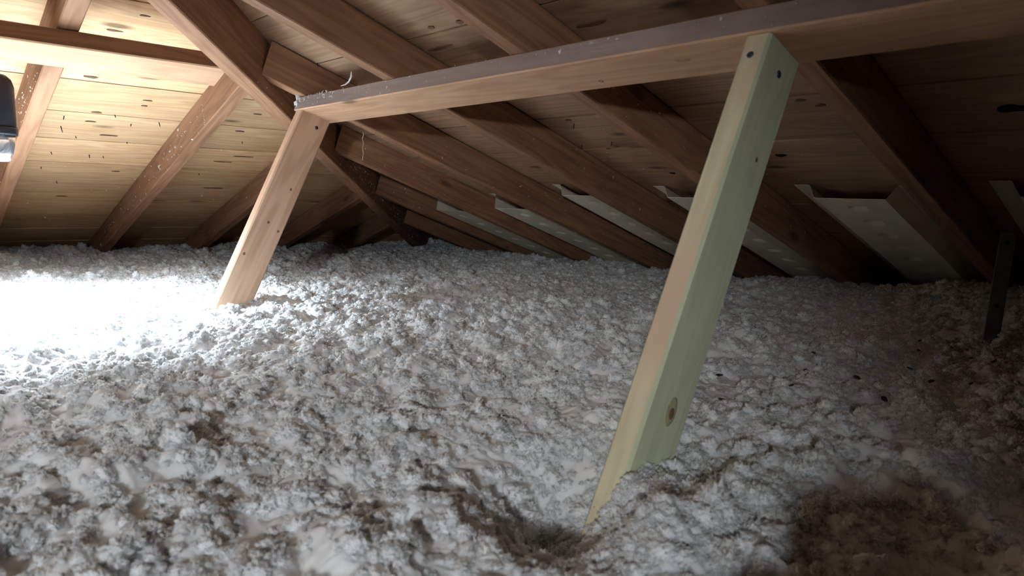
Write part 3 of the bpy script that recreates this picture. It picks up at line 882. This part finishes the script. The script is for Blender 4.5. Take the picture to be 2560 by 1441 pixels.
# ------------------------------------------------------------------ fluff specks clinging to the timbers (uncountable)
def specks(n_list, seed):
    g = np.random.default_rng(seed)
    Vs, Qs = [], []
    cnt = 0
    for fn, n, size in n_list:
        for i in range(int(n * 2.2)):
            p, nrm = fn(g)
            nrm = Vector(nrm); x = nrm.orthogonal().normalized(); y = nrm.cross(x)
            s = size * 0.45 * g.lognormal(0, 0.55)
            ang = g.uniform(0, 6.28); el = g.uniform(0.6, 2.2)
            ax = x * math.cos(ang) + y * math.sin(ang); ay = nrm.cross(ax)
            c = Vector(p) + nrm * s * 0.25
            pts = [c + ax * s * el, c + ay * s * 0.6, c - ax * s * el * g.uniform(.5, 1), c - ay * s * 0.6, c + nrm * s * 0.8, c - nrm * s * 0.4]
            pts = [q + Vector(g.normal(0, 0.22 * s, 3)) for q in pts]
            Vs += pts
            for t in ((0, 1, 4), (1, 2, 4), (2, 3, 4), (3, 0, 4), (1, 0, 5), (2, 1, 5), (3, 2, 5), (0, 3, 5)):
                Qs.append([cnt + k for k in t])
            cnt += 6
    return np.array([tuple(v) for v in Vs]), np.array(Qs)
def sp_jack(b, a0, a1):
    def f(g):
        a = np.clip(g.normal((a0 + a1) / 2, (a1 - a0) / 3.2), a0, a1); d = np.clip(g.normal(0.035, 0.02), 0.004, 0.085)
        p = Vector((-(b + RW / 2), -a, T * a)) - NL * d
        return p, (-1, 0, 0)
    return f
def sp_hip(b0, b1):
    def f(g):
        b = g.uniform(b0, b1); d = np.clip(g.normal(0.05, 0.025), 0.005, 0.115)
        p = Vector((-b, -b, T * b - HDROP)) + hwid * (HW / 2) + hdep * d
        return p, hwid
    return f
def sp_raft(i, b0, b1):
    def f(g):
        b = g.uniform(b0, b1); d = g.uniform(0.004, 0.08)
        p = Vector((-b, -(RAFTER_A[i] + RW / 2), T * b)) - NR * d
        return p, (0, -1, 0)
    return f
def sp_under(i, b0, b1):
    def f(g):
        b = g.uniform(b0, b1)
        return Vector((-b, -(RAFTER_A[i] + g.uniform(-.45, .45) * RW), T * b)), NR
    return f
def sp_purl(y0, y1):
    def f(g):
        y = g.uniform(y0, y1) + DY; d = np.clip(abs(g.normal(0, 0.014)), 0, PD)
        p = P_TOP + UR * PW + NR * d
        return Vector((p.x, y, p.z)), UR
    return f
def sp_deckL(x0, x1, s0, s1):
    def f(g):
        p = OL_ + UL * g.uniform(s0, s1) + EX * g.uniform(x0, x1)
        return p + NL * 0.001, NL
    return f
def sp_deckR(y0, y1, s0, s1):
    def f(g):
        p = OR_ + UR * g.uniform(s0, s1) + EY * (g.uniform(y0, y1) + DY)
        return p + NR * 0.001, NR
    return f
SV, SQ = specks([(sp_jack(2.1564, 0.95, 1.85), 150, 0.0026), (sp_jack(2.1564, 0.6, 1.0), 70, 0.0022), (sp_jack(2.5672, 1.3, 2.1), 90, 0.0026), (sp_jack(1.7591, 0.6, 1.4), 40, 0.002),
                 (sp_hip(1.25, 1.75), 170, 0.0028), (sp_hip(1.8, 2.2), 60, 0.0022), (sp_hip(0.7, 1.25), 90, 0.003),
                 (sp_raft(1, 0.6, 1.4), 30, 0.0024), (sp_raft(2, 0.6, 1.8), 60, 0.0024), (sp_raft(3, 0.7, 1.7), 60, 0.0024), (sp_raft(4, 0.7, 1.7), 45, 0.0022), (sp_raft(5, 0.7, 2.0), 40, 0.0018), (sp_raft(6, 0.8, 1.4), 10, 0.002),
                 (sp_under(2, 0.7, 1.7), 22, 0.002), (sp_under(3, 0.7, 1.9), 24, 0.002), (sp_under(5, 0.9, 2.0), 22, 0.0016), (sp_under(6, 1.0, 1.8), 8, 0.0016),
                 (sp_purl(-3.6, -2.25), 60, 0.0018), (sp_purl(-2.45, -2.25), 40, 0.0026), (sp_purl(-2.258, -2.243), 16, 0.0085), (sp_deckL(-2.5, -1.75, 0.7, 1.7), 60, 0.0022), (sp_deckR(-3.05, -2.7, 1.2, 1.75), 25, 0.0018), (sp_deckR(-3.45, -3.1, 1.2, 1.6), 16, 0.0016)], 3)
sp = np_mesh('clinging_fluff', SV, SQ, M_FLUFF, None, False)
setp(sp, 'tiny white specks of insulation fluff stuck to the rafters and boards', 'fluff specks', kind='stuff')

# ------------------------------------------------------------------ cobweb strand and wisp
pts = []
c = Vector((-1.935, -2.283, 0.61))
for i in range(12):
    pts.append(c + Vector((0.0015 * math.sin(i * 1.7), 0.0012 * math.cos(i * 2.3), -0.0065 * i)))
o = tube('cobweb_strand', pts, [0.0006 + 0.0005 * abs(math.sin(i * 2.1)) for i in range(12)], M_WEB, None, 5)
setp(o, 'thin dusty cobweb strand hanging below the purlin near its left end', 'cobweb')
pts = [Vector((-2.052, -2.383, 0.700)), Vector((-2.049, -2.398, 0.702)), Vector((-2.048, -2.413, 0.707)), Vector((-2.049, -2.425, 0.716)), Vector((-2.052, -2.431, 0.727))]
o = tube('fluff_wisp', pts, [0.001, 0.0018, 0.0022, 0.0024, 0.001], M_FLUFF, None, 6)
setp(o, 'white curl of insulation standing on the top edge of the purlin', 'fluff wisp')
